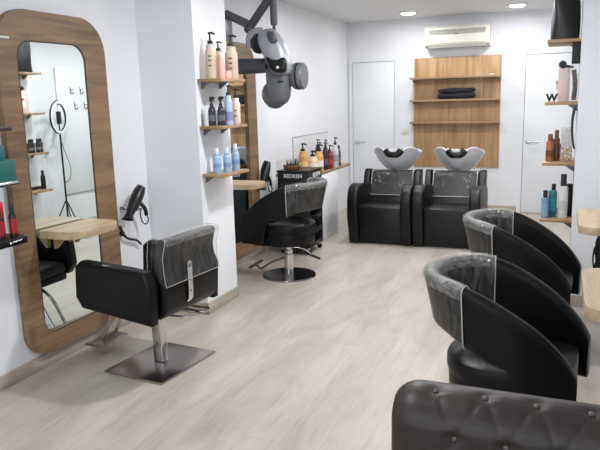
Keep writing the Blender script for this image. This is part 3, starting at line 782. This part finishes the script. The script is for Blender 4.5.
# acrylic screen
t = thing('acrylic_screen', 'clear acrylic display screen standing behind the counter bottles', 'screen', (-2.66, 0, 0))
MB().box(-.003, .003, 6.42, 7.55, CZ, 1.155, .001).obj('panel', clear_mat('clear_acrylic', .10), t)
m = MB(); m.tube([(0, 6.42, 1.157), (0, 7.55, 1.157)], .004, 6); m.tube([(0, 6.42, CZ), (0, 6.42, 1.155)], .004, 6); m.obj('edge', M_midgrey, t)
bl = [
 ('amber pump bottle at the left end of the counter row', -2.56, 6.45, .33, .050, (206, 152, 84), 'pump', (24, 24, 24), (226, 190, 130)),
 ('rounded cream pump jar with amber top on the counter', -2.50, 6.58, .24, .058, (222, 196, 160), 'pump', (30, 28, 28), (232, 220, 206)),
 ('amber and white pump bottle in front on the counter', -2.47, 6.70, .30, .050, (212, 160, 92), 'pump', (20, 20, 20), (224, 214, 212)),
 ('black topped lilac pump bottle on the counter', -2.50, 6.80, .32, .036, (120, 112, 136), 'pump', (18, 18, 20), (220, 214, 222)),
 ('dark navy pump bottle on the counter beside the red one', -2.47, 6.90, .31, .035, (36, 38, 58), 'pump', (18, 18, 20), (80, 82, 110)),
 ('dark red pump bottle on the counter', -2.45, 7.00, .27, .038, (128, 34, 36), 'pump', (20, 16, 16), (160, 60, 58)),
 ('slim dark bottle between the red and white counter bottles', -2.52, 7.06, .33, .030, (40, 38, 44), 'pump', (18, 18, 20), (96, 92, 96)),
 ('dark plum bottle behind the red one on the counter', -2.58, 6.96, .34, .034, (60, 34, 48), 'pump', (18, 18, 20), None),
 ('tall grey white pump bottle near the right end of counter', -2.45, 7.20, .35, .038, (196, 196, 200), 'pump', (18, 18, 20), (150, 152, 160)),
 ('dark grey bottle with black cap near the right end of counter', -2.46, 7.34, .24, .032, (70, 64, 66), 'tall', (20, 20, 22), (110, 104, 104)),
 ('short brown black bottle closing the counter row on the right', -2.50, 7.42, .20, .030, (48, 42, 44), 'cap', (20, 20, 22), None)]
for lab, x, y, h, r, c, st, cp_, bd in bl: bottle(lab, (x, y, CZ), h, r, c, st, cap=cp_, band=bd, group=gc, rz=random.uniform(-.6, .6))

# ------------------------------------------------------------------ trolley
t = thing('salon_trolley', 'tall black product trolley on castors with white lettering behind tub chair', 'trolley', (-2.475, 6.14, 0))
MB().box(-.17, .17, -.19, .19, .74, .845, .008, 2).obj('header_box', M_mblack, t)
MB().box(-.178, .178, -.198, .198, .845, .858, .004).obj('top_tray', M_black, t)
MB().box(-.17, -.15, -.19, .19, .07, .74, .003).obj('side_panel', M_mblack, t)
MB().box(-.17, .17, -.19, -.175, .07, .74, .003).obj('side_panel', M_mblack, t)
MB().box(-.17, .17, .175, .19, .07, .74, .003).obj('side_panel', M_mblack, t)
for z in (.07, .20, .34, .48, .61):
    d = MB(); d.box(-.15, .165, -.175, .175, z, z+.012, .002); d.box(.155, .168, -.175, .175, z+.012, z+.055, .003)
    d = d.obj('tray', M_black, t)
    MB().box(.166, .176, -.05, .05, z+.028, z+.042, .003).obj('handle', M_dchrome, d)
for sx in (-1, 1):
    for sy in (-1, 1):
        c = MB().lathe([(.001, -.012), (.026, -.012), (.028, 0), (.026, .012), (.001, .012)], 18, (sx*.14, sy*.16, .028), 'Y').obj('castor', M_black, t)
        MB().box(sx*.14-.012, sx*.14+.012, sy*.16-.018, sy*.16+.018, .04, .072, .003).obj('castor_fork', M_chrome, c)
text('lettering', 'REDKEN', .052, face_negY(.0, -.1905, .802), M_letter, t, bold=.0006)
text('lettering', 'REDKEN', .058, face_posX(.1705, .03, .802), M_letter, t, bold=.0006)
# wooden bowl with succulents on top of the trolley
t = thing('succulent_bowl', 'oval wooden bowl of small dark succulents on top of the trolley', 'plant', (-2.535, 6.07, .858))
MB().lathe([(.001, 0), (.07, 0), (.085, .012), (.092, .042), (.086, .046), (.078, .03), (.001, .028)], 26, sx=1.0, sy=.7).obj('bowl', wood('bowl_wood', (92, 60, 38), (140, 98, 64), 'X', .5), t)
m = MB(); rp = random.Random(3)
for k in range(34):
    a = rp.uniform(0, 2*pi); rr = rp.uniform(0, .065); x, y = rr*cos(a), rr*sin(a)*.7; h = rp.uniform(.03, .085)
    m.tube([(x, y, .025), (x+.012*cos(a), y+.012*sin(a), .03+h*.5), (x+.03*cos(a)*rp.random(), y+.03*sin(a)*rp.random(), .03+h)], .006, 6, r2=.0015)
m.obj('leaves', cm((34, 44, 40), .6), t)
m = MB(); m.lathe([(.001, .02), (.076, .02), (.07, .038), (.03, .044), (.001, .044)], 20, sx=1, sy=.7); m.obj('soil', cm((60, 30, 26), .9), t)

# ------------------------------------------------------------------ hair dryers on the left wall
def hair_dryer(label, x, y, z, group='wall hung hair dryers', s=1.0, tilt=0, lean=-24):
    t = thing('hair_dryer', label, 'hair dryer', (x, y, z), 0, group); t.scale = (s, s, s)
    t.rotation_euler = (tilt, 0, 0)
    # barrel points down and towards the viewer, handle to the side
    m = MB(); m.lathe([(.001, .115), (.030, .115), (.040, .09), (.044, .04), (.043, 0), (.036, -.05), (.028, -.09), (.027, -.12), (.001, -.12)], 22, (0, 0, 0), 'Z')
    for v in m.bm.verts:
        v.co = Matrix.Rotation(radians(lean), 3, 'X') @ v.co
    m.obj('barrel', M_black, t)
    m = MB(); d = Matrix.Rotation(radians(lean), 3, 'X')
    m.lathe([(.028, -.115), (.034, -.135), (.040, -.15), (.036, -.15), (.024, -.12)], 20, sx=1.2, sy=.5)
    for v in m.bm.verts: v.co = d @ v.co
    m.obj('nozzle', M_mblack, t)
    m = MB(); m.tube([(0, .02, -.01), (.0, .07, -.03), (.0, .115, -.075), (0, .12, -.12)], .017, 10, r2=.013, smooth=2); m.obj('handle', M_black, t)
    m = MB(); m.tube([(0, .12, -.115), (.01, .135, -.15), (.01, .10, -.185), (.01, .05, -.16), (.012, .03, -.10), (.0, .06, -.06)], .0045, 6, smooth=3); m.obj('cord_loop', M_mblack, t)
    m = MB(); m.lathe([(.030, .117), (.033, .112), (.033, .120), (.001, .122)], 20); 
    for v in m.bm.verts: v.co = d @ v.co
    m.obj('rear_grille', M_midgrey, t)
    return t
def holder(label, y, z, loop=True):
    t = thing('dryer_holder', label, 'holder', (XL, y, z), 0, 'wall dryer holders')
    MB().box(0, .010, -.03, .03, -.02, .02, .003).obj('wall_plate', M_chrome, t)
    m = MB(); m.tube([(.008, 0, 0), (.05, .0, 0), (.075, -.055, 0), (.13, -.055, 0), (.155, 0, 0), (.13, .055, 0), (.075, .055, 0), (.05, 0, 0)], .004, 6, smooth=2); m.obj('ring', M_black, t)
    return t
hair_dryer('black hair dryer hanging on the white wall beside the near mirror', XL+.10, 3.72, .885, s=1.0, lean=-42)
holder('thin wire dryer holder on the wall beside the near mirror', 3.70, .83)
hair_dryer('black hair dryer hanging on the wall beyond the farther mirror', XL+.10, 5.87, .83, s=1.1, lean=-30)
holder('thin wire dryer holder on the wall beyond the farther mirror', 5.87, .755)
# flat iron hanging below the first dryer
m = MB(); m.tube([(XL+.02, 3.635, .72), (XL+.03, 3.645, .665), (XL+.03, 3.70, .615), (XL+.03, 3.80, .59), (XL+.03, 3.85, .545)], .011, 8, r2=.007, smooth=2)
m.ball((XL+.022, 3.65, .665), .019, n=10)
tag(m.obj('tail_cable', M_mblack), 'short black hooked cable end hanging on the wall below the near dryer', 'cable')
m = MB(); m.tube([(XL+.012, 3.61, .84), (XL+.012, 3.605, .76), (XL+.012, 3.615, .70), (XL+.012, 3.645, .66)], .004, 6, smooth=2)
tag(m.obj('power_cord', M_mblack), 'thin dark cord running down beside the near oak mirror frame', 'cord')
m = MB(); m.tube([(XL+.012, 6.06, .70), (XL+.012, 6.09, .64), (XL+.012, 6.12, .45)], .005, 6, smooth=1)
tag(m.obj('power_cord', M_white), 'pale cord hanging on the wall below the farther dryer', 'cord')

# dryer below the farther right ledge
t = thing('hair_dryer', 'black hair dryer with coiled cord hanging under the right edge ledge', 'hair dryer', (.245, 3.92, .665), 0, 'wall hung hair dryers')
m = MB(); m.lathe([(.001, .10), (.03, .10), (.042, .06), (.044, 0), (.034, -.08), (.001, -.08)], 20); m.obj('barrel', M_black, t)
m = MB(); m.tube([(0, 0, -.02), (-.03, 0, -.08), (-.02, 0, -.15)], .017, 10, smooth=2); m.obj('handle', M_black, t)
m = MB(); m.tube([(-.02, 0, -.15), (-.05, 0, -.08), (-.05, 0, 0), (-.03, 0, .06), (-.01, 0, .105)], .005, 6, smooth=3); m.obj('cord', M_black, t)
t = thing('dryer_holder', 'black bracket holding the dryer under the right edge ledge', 'holder', (XR, 3.92, .665), 0, 'wall dryer holders')
m = MB(); m.tube([(0, 0, 0), (-.16, 0, 0)], .007, 8); m.lathe([(.046, -.01), (.052, -.01), (.052, .01), (.046, .01), (.046, -.01)], 24, (-.215, 0, 0)); m.obj('arm', M_black, t)
MB().box(-.012, 0, -.03, .03, -.03, .03, .003).obj('wall_plate', M_black, t)

# ------------------------------------------------------------------ hair processor on a wall arm
def processor():
    t = thing('hair_processor', 'grey wall mounted hair processor with lamp lobes over the far tub chair', 'hair processor', (0, 0, 0))
    Y = 5.1
    k = .0084   # metres per reference unit at that distance
    cx0, cz0 = -2.175, 1.83   # around pixel (283, 66)
    def P2(u, v): return (cx0+(u-283)*k*1.0+0.0*(v-66), cz0-(v-66)*k-.0006*(u-283))
    def pillow(out, y0, d, name, m_, par, seg=7, inner=.0, back=.5):
        pts = [P2(*p) for p in out]; c = (sum(p[0] for p in pts)/len(pts), sum(p[1] for p in pts)/len(pts))
        # resample smoothly
        q = pts
        for _ in range(1):
            r_ = []
            for i in range(len(q)):
                a, b_ = q[i], q[(i+1) % len(q)]; r_ += [(a[0]*.75+b_[0]*.25, a[1]*.75+b_[1]*.25), (a[0]*.25+b_[0]*.75, a[1]*.25+b_[1]*.75)]
            q = r_
        loops = []
        for i in range(-seg+1, seg):
            a = pi/2*i/seg; s_ = cos(a)**.38; yy = y0+(sin(a)*d*(back if i > 0 else 1))
            loops.append([(c[0]+(x-c[0])*s_, yy, c[1]+(z-c[1])*s_) for x, z in q])
        return MB().grid(loops, cv=True, cap0=True, cap1=True).obj(name, m_, par, ang=50)
    low = pillow([(265, 66), (280, 62), (291, 68), (290, 84), (288, 99), (280, 105), (268, 103), (266, 92), (264, 78)], Y+.01, .085, 'lower_body', M_midgrey, t)
    body = pillow([(260, 34), (270, 30), (277, 32), (285, 41), (291, 54), (294, 66), (292, 75), (283, 75), (275, 75), (269, 66), (264, 54), (259, 43)], Y-.03, .105, 'front_shield', M_silver, t)
    pillow([(269, 56), (280, 62), (292, 57), (293, 66), (292, 73), (276, 73)], Y-.128, .022, 'control_panel', M_black, body)
    x_, z_ = P2(284, 68); MB().ball((x_, Y-.150, z_), .014, .006, .012, 12).obj('display_light', M_white, body)
    pillow([(272, 33), (281, 35), (284, 46), (274, 46)], Y-.115, .032, 'top_inlay', M_slate, body)
    x_, z_ = P2(283, 81); MB().box(x_-.022, x_+.022, Y-.085, Y-.070, z_-.007, z_+.007, .002).obj('badge', M_mblack, low)
    # lobes (radiant heads) around the head
    def lobe(u, v, ru, rv, yy, d, name, tilt, label):
        x, z = P2(u, v); R = Matrix.Rotation(radians(tilt), 4, 'Z')
        lo = thing.__call__ if False else None
        m = MB(); prof_ = [(.001, -1), (.5, -.9), (.85, -.55), (1, 0), (1, .25), (.94, .3)]
        P = []
        for r_, h_ in prof_:
            P.append([Vector((x, yy, z))+(R @ Vector((r_*ru*k*cos(2*pi*j/28), h_*d, r_*rv*k*sin(2*pi*j/28)))) for j in range(28)])
        m.grid(P, cv=True, cap0=True); o = m.obj('lamp_lobe', M_midgrey, t, ang=50)
        m = MB(); P = []
        for r_, h_ in [(.93, .28), (.6, .2), (.001, .16)]:
            P.append([Vector((x, yy, z))+(R @ Vector((r_*ru*k*cos(2*pi*j/28), h_*d, r_*rv*k*sin(2*pi*j/28)))) for j in range(28)])
        m.grid(P, cv=True, cap1=False); m.obj('grille', M_mblack, o)
        return o
    # upper-left lobe faces the viewer's left, dark inside
    lobe(256, 45, 9, 10, Y+.02, .07, 'lobe', 200, None)
    x_, z_ = P2(256, 44)
    m = MB(); m.tube([(P2(247, 50)[0], Y-.03, P2(247, 50)[1]), (P2(247, 40)[0], Y-.04, P2(247, 38)[1]), (P2(255, 33)[0], Y-.05, P2(255, 33)[1]), (P2(264, 33)[0], Y-.05, P2(264, 33)[1])], .020, 10, smooth=2, flat=1.4); m.obj('lobe_hood', M_silver, t)
    # right lobe: upright drum with a slot
    x_, z_ = P2(299, 75)
    m = MB(); m.lathe([(.001, -.055), (.095, -.055), (.110, -.035), (.110, .03), (.10, .045), (.001, .045)], 32, (x_-.015, Y+.05, z_), 'X', sx=.9); dr = m.obj('lamp_lobe', M_midgrey, t)
    m = MB(); m.lathe([(.1105, -.012), (.112, -.012), (.112, .004), (.1105, .004)], 32, (x_-.015, Y+.05, z_), 'X', sx=.9); m.obj('slot', M_mblack, dr)
    x_, z_ = P2(293, 72); m = MB(); m.tube([(x_-.07, Y+.03, z_), (x_+.03, Y+.05, z_)], .045, 14); m.obj('hinge', M_slate, t)
    # bottom lobe
    lobe(269, 94, 13.5, 14.5, Y+.055, .09, 'lobe', 0, None)
    # left arm lobe, tapered barrel
    x0, z0 = P2(226, 68); x1, z1 = P2(264, 66)
    m = MB(); m.tube([(x0, Y+.05, z0), (x0+.03, Y+.05, z0), (x1-.06, Y+.03, z1), (x1+.03, Y, z1)], .072, 20, r2=.058); m.obj('side_barrel', M_slate, t)
    # vertical drop tube and arms
    xd, zd = P2(274, 30)
    m = MB(); m.lathe([(.001, -.03), (.014, -.03), (.014, .02), (.027, .025), (.030, .06), (.030, .30), (.001, .30)], 20, (xd, Y, zd)); m.obj('drop_tube', M_slate, t)
    xe, ze = xd, zd+.29
    xk, zk = -2.492, 2.150
    m = MB(); m.tube([(xe-.005, Y, ze-.015), (xk, Y+.02, zk)], .035, 16); m.ball((xk, Y+.02, zk), .043, n=16); m.ball((xe, Y, ze-.01), .040, n=16); a = m.obj('fore_arm', M_slate, t)
    m = MB(); m.tube([(xk, Y+.045, zk+.03), (XL+.03, 5.34, 2.315)], .036, 16, r2=.036); m.obj('rear_arm', M_midgrey, t)
    m = MB(); m.prism(rrect(5.27, 5.43, 2.02, 2.34, .06, 6), 'X', XL, XL+.035, .008); m.obj('wall_plate', M_midgrey, t)
processor()

# ------------------------------------------------------------------ shelves on the right pier and their things
g = 'oak shelves on the right pier'; SX0 = -.125; SY0, SY1 = 5.02, 5.48
ZR = [1.918, 1.487, 1.055, .640]
for z, lab in zip(ZR, ['top oak shelf on the right pier under the black bag', 'second oak shelf on the right pier under the letter and pink box', 'third oak shelf on the right pier under the copper bottles', 'lowest oak shelf on the right pier behind the tub chair']):
    small_shelf(lab, SX0, RX0, SY0, SY1, z, g, -1)
# black bag standing on top
t = thing('black_bag', 'tall black glossy bag standing on the top right shelf', 'bag', (-.012, 5.25, ZR[0]))
P = []
for i in range(13):
    f = i/12; z = .46*f; hx = .094-.008*f; hy = .17-.02*f; row = []
    for k in range(28):
        a = 2*pi*k/28; ca, sa = cos(a), sin(a)
        row.append((hx*math.copysign(abs(ca)**.45, ca)+.006*sin(7*f+3*a), hy*math.copysign(abs(sa)**.45, sa)+.006*sin(5*f+2*a), z))
    P.append(row)
MB().grid(P, cv=True, cap0=True, cap1=True).obj('bag_body', M_black, t, ang=50)
m = MB(); m.tube([(.05, -.10, .36), (.085, -.08, .32), (.07, -.09, .26)], .008, 8, smooth=2); m.obj('strap', M_black, t)
# second shelf
z = ZR[1]
t = thing('letter_w', 'black decorative letter W standing on the second right shelf', 'letter', (0, 0, 0))
text('letter', 'W', .070, face_negY(-.080, 5.06, z+.027), M_mblack, t, depth=.006, bold=.004)
t = thing('dryer_carton', 'pink hair dryer carton standing on the second right shelf', 'box', (.0, 5.22, z))
MB().box(-.045, .035, -.06, .12, 0, .235, .002).obj('box', cm((214, 194, 192), .5), t)
m = MB(); m.box(-.0462, -.0445, -.04, .08, .06, .19, 0); m.obj('sticker', cm((236, 226, 226), .5), t)
m = MB()
m.tube([(-.046, -.01, .14), (-.046, .05, .15)], .014, 8); m.tube([(-.046, .01, .135), (-.046, .0, .09)], .008, 8); m.obj('dryer_picture', cm((176, 98, 104), .5), t)
t = thing('hair_dryer', 'black hair dryer lying on top of the pink carton, second right shelf', 'hair dryer', (-.018, 5.22, z+.235+.029)); t.scale = (.76, .76, .76)
m = MB(); m.lathe([(.001, -.09), (.028, -.09), (.036, -.05), (.037, .04), (.028, .10), (.018, .12), (.001, .12)], 20, (0, 0, 0), 'Y'); m.obj('barrel', M_black, t)
m = MB(); m.tube([(0, -.02, -.01), (.05, .03, -.018), (.09, .10, -.022)], .013, 8, smooth=1); m.obj('handle', M_black, t)
t = thing('clear_pack', 'clear plastic pack with dark hair pieces at the pier end of second shelf', 'pack', (.065, 5.10, z))
MB().box(-.03, .025, -.04, .04, 0, .25, .003).obj('pack', film_mat('pack_plastic', .22, scale=30, stretch=(1, 1, 1)), t)
m = MB(); m.tube([(0, 0, .01), (.008, 0, .12), (-.008, 0, .22)], .016, 8, smooth=1); m.obj('hair_piece', cm((50, 30, 32), .5), t)
t = thing('framed_board', 'small black framed board hung on the pier above second right shelf', 'frame', (RX0, 5.12, 1.80))
MB().box(-.055, 0, -.09, .05, -.05, .09, .004).obj('frame', M_mblack, t)
m = MB(); m.tube([(.075, 5.012, z-.045), (.062, 4.99, z-.12), (.066, 4.985, z-.24), (.085, 4.99, z-.33)], .011, 8, r2=.006, smooth=2)
tag(m.obj('hanging_cable', M_mblack), 'black cable hanging on the right pier below the second shelf', 'cable')
# third shelf
z = ZR[2]; g3 = 'products on the right pier shelves'
COP = (150, 92, 58)
bottle('copper coloured bottle on the third right shelf, nearest its left end', (-.078, 5.14, z), .20, .028, COP, 'tall', cap=(122, 74, 48), band=(96, 56, 40), group=g3)
bottle('slender dark copper bottle beside the clear box on the third right shelf', (-.035, 5.20, z), .225, .024, (116, 70, 46), 'tall', cap=(96, 60, 40), group=g3)
t = thing('clear_gift_box', 'clear box with pale flowers on the third right shelf', 'box', (.03, 5.17, z))
MB().box(-.035, .045, -.045, .045, 0, .245, .003).obj('case', film_mat('gift_plastic', .55, (240, 236, 228), 30, (1, 1, 1)), t)
m = MB(); rq = random.Random(5)
for k in range(26): m.ball((rq.uniform(-.025, .035), rq.uniform(-.03, .03), rq.uniform(.012, .10)), .012, n=8)
m.obj('flowers', cm((206, 178, 140), .6), t)
m = MB(); m.box(-.03, .04, -.02, .02, .11, .235, .004); m.obj('insert', cm((212, 212, 214), .5), t)
for kx, (x_, y_, lab) in enumerate([(-.07, 5.27, 'dark bottle behind the copper ones on the third right shelf, nearest of the dark four'), (-.04, 5.33, 'second dark bottle in the row of four on the third right shelf, in near mirror'), (-.06, 5.39, 'third dark bottle in the row of four on the third right shelf, in near mirror'), (-.03, 5.45, 'farthest dark bottle of the four on the third right shelf, in near mirror')]):
    bottle(lab, (x_, y_, z), .15, .027, (34, 30, 32), 'tall', band=(120, 116, 118), group=g3)
# lowest shelf
z = ZR[3]
bottle('blue bottle with black pump cap on the lowest right shelf', (-.093, 5.09, z), .205, .027, (104, 138, 166), 'tall', cap=(16, 16, 18), band=(128, 160, 184), bandz=(.1, .7), group=g3)
carton('teal carton between blue and white bottles on the lowest right shelf', (-.045, 5.14, z), .055, .06, .195, (20, 104, 112), band=(26, 128, 134), group=g3)
bottle('tall white bottle with black cap on the lowest right shelf', (.028, 5.10, z), .325, .034, (206, 206, 204), 'tall', cap=(20, 20, 22), group=g3, band=(190, 190, 190))
bottle('black flat bottle at the pier end of the lowest right shelf', (.072, 5.22, z), .24, .024, (26, 28, 30), 'wide', group=g3)

t = thing('hair_clipper', 'black hair clipper lying at the far end of the lowest right shelf', 'hair clipper', (-.02, 5.34, z+.022))
MB().tube([(0, -.07, 0), (0, 0, .002), (0, .06, .0)], .021, 12, r2=.016).obj('body', M_black, t)
MB().box(-.02, .02, -.088, -.07, -.012, .010, .002).obj('blade', M_chrome, t)
bottle('dark bottle at the far end of the lowest right shelf behind the clipper', (-.04, 5.43, z), .21, .027, (30, 30, 33), 'tall', group=g3)
# ------------------------------------------------------------------ things beyond the right pier, seen in the near mirror
t = thing('hook_panel', 'white panel with six small coat hooks on right wall, seen in near mirror', 'panel', (XR, 6.56, 0))
MB().box(-.022, -.002, -.36, .36, .45, 2.02, .004).obj('panel', M_door, t)
for r_, zz in enumerate((1.74, 1.55)):
    for k in range(3):
        yy = -.14+.165*k+.05*r_
        m = MB(); m.tube([(-.02, yy, zz+.05), (-.028, yy, zz), (-.032, yy, zz-.035), (-.06, yy, zz-.045), (-.075, yy, zz-.015)], .006, 6, smooth=1); m.tube([(-.024, yy, zz+.01), (-.07, yy, zz+.012)], .005, 6); m.obj('hook', M_midgrey, t)
t = thing('ring_light', 'black ring light on a tripod stand, seen in the near mirror', 'ring light', (.26, 6.02, 0), radians(-18))
m = MB(); P = []
for i in range(48):
    a = 2*pi*i/48; P.append([Vector((0, (.178+.024*cos(b_))*cos(a), 1.42+(.178+.024*cos(b_))*sin(a)))+Vector((.014*sin(b_), 0, 0)) for b_ in [2*pi*j/10 for j in range(10)]])
m.grid(P, cu=True, cv=True); m.obj('ring_housing', M_black, t)
m = MB(); P = []
for i in range(48):
    a = 2*pi*i/48; P.append([(-.016+.003*(j % 2), rr*cos(a), 1.42+rr*sin(a)) for j, rr in ((0, .163), (0, .193), (1, .193), (1, .163))])
m.grid(P, cu=True, cv=True); m.obj('diffuser', M_white, t)
m = MB(); m.tube([(0, 0, 1.21), (0, 0, .18)], .011, 10); m.obj('pole', M_black, t)
MB().box(-.02, .01, -.035, .035, 1.34, 1.49, .004).obj('phone_clamp', M_black, t)
m = MB(); m.tube([(0, 0, 1.35), (0, 0, 1.20)], .008, 8); m.obj('clamp_post', M_black, t)
for k in range(3):
    a = radians(90+120*k); m = MB(); m.tube([(0, 0, .42), (.17*cos(a)*.55, .30*sin(a)*.5, .2), (.18*cos(a), .30*sin(a), .008)], .008, 8); m.obj('leg', M_black, t)
m = MB(); m.tube([(0, -.02, 1.2), (-.01, .06, 1.0), (-.02, .16, .8), (-.01, .14, .66), (0, .01, .62)], .004, 6, smooth=2); m.obj('cable', M_black, t)

# ------------------------------------------------------------------ display stand at the far left edge
t = thing('display_stand', 'black product display stand with glass shelves at the left edge', 'display stand', (0, 0, 0))
DY0, DY1 = 2.16, 2.55
MB().box(XL, XL+.012, DY0+.02, DY1-.02, .80, 1.95, .003).obj('back_board', M_white, t)
shz = [1.895, 1.455, 1.185, .895]
MG = clear_mat('shelf_glass', .30, .05)
MB().box(XL+.005, -2.555, DY0, DY1, shz[0]-.01, shz[0], .002).obj('shelf', cm((196, 206, 198), .15), t)
MB().box(XL+.005, -2.60, DY0, DY1, shz[1]-.02, shz[1], .003).obj('shelf', cm((44, 34, 32), .3), t)
m = MB().box(XL+.005, -2.59, DY0, DY1, shz[2]-.012, shz[2], .003); s3 = m.obj('shelf', M_black, t)
MB().tube([(XL+.01, DY0+.0, shz[2]-.012), (-2.60, DY0, shz[2]-.012), (-2.585, DY0+.02, shz[2]-.012), (-2.585, DY1-.02, shz[2]-.012)], .014, 10).obj('rail', M_chrome, s3)
s4 = MB().prism(rrect(XL+.005, -2.565, DY0, DY1, .02, 4), 'Z', shz[3]-.038, shz[3], .003).obj('shelf', M_black, t)
MB().ball((-2.5645, 2.425, shz[3]-.020), .002, .007, .007, 12).obj('logo_dot', M_letter, s4)
MB().tube([(-2.5645, 2.438, shz[3]-.020), (-2.5645, 2.448, shz[3]-.013), (-2.5645, 2.458, shz[3]-.021), (-2.5645, 2.470, shz[3]-.012), (-2.5645, 2.482, shz[3]-.019), (-2.5645, 2.498, shz[3]-.012)], .0028, 6, smooth=1).obj('logo_script', M_letter, s4)
gd = 'products on the left display stand'
carton('pale green carton on the top shelf of the left display stand', (-2.665, 2.45, shz[0]), .14, .12, .05, (150, 186, 170), group=gd, band=(206, 222, 214))
carton('teal carton lying lower of two stacked on the left display stand', (-2.685, 2.44, shz[2]), .20, .18, .105, (16, 92, 88), group=gd, band=(30, 128, 122))
carton('smaller teal carton on top of the larger one on left display stand', (-2.715, 2.44, shz[2]+.105), .17, .15, .075, (18, 98, 92), group=gd, band=(30, 134, 128))
carton('bright red carton on the bottom shelf of the left display stand', (-2.675, 2.42, shz[3]), .11, .07, .185, (196, 30, 40), group=gd, band=(220, 70, 74))
bottle('dark bottle with red print, nearer one beside the red carton', (-2.60, 2.40, shz[3]), .165, .020, (44, 18, 20), 'tall', band=(150, 34, 38), bandz=(.2, .8), group=gd)
bottle('dark bottle with red print, farther one beside the red carton', (-2.592, 2.48, shz[3]), .165, .020, (44, 18, 20), 'tall', band=(150, 34, 38), bandz=(.2, .8), group=gd)
bottle('white bottle on the brown shelf of the left display stand', (-2.70, 2.44, shz[1]), .13, .026, (200, 196, 190), 'wide', cap=(90, 60, 50), group=gd)
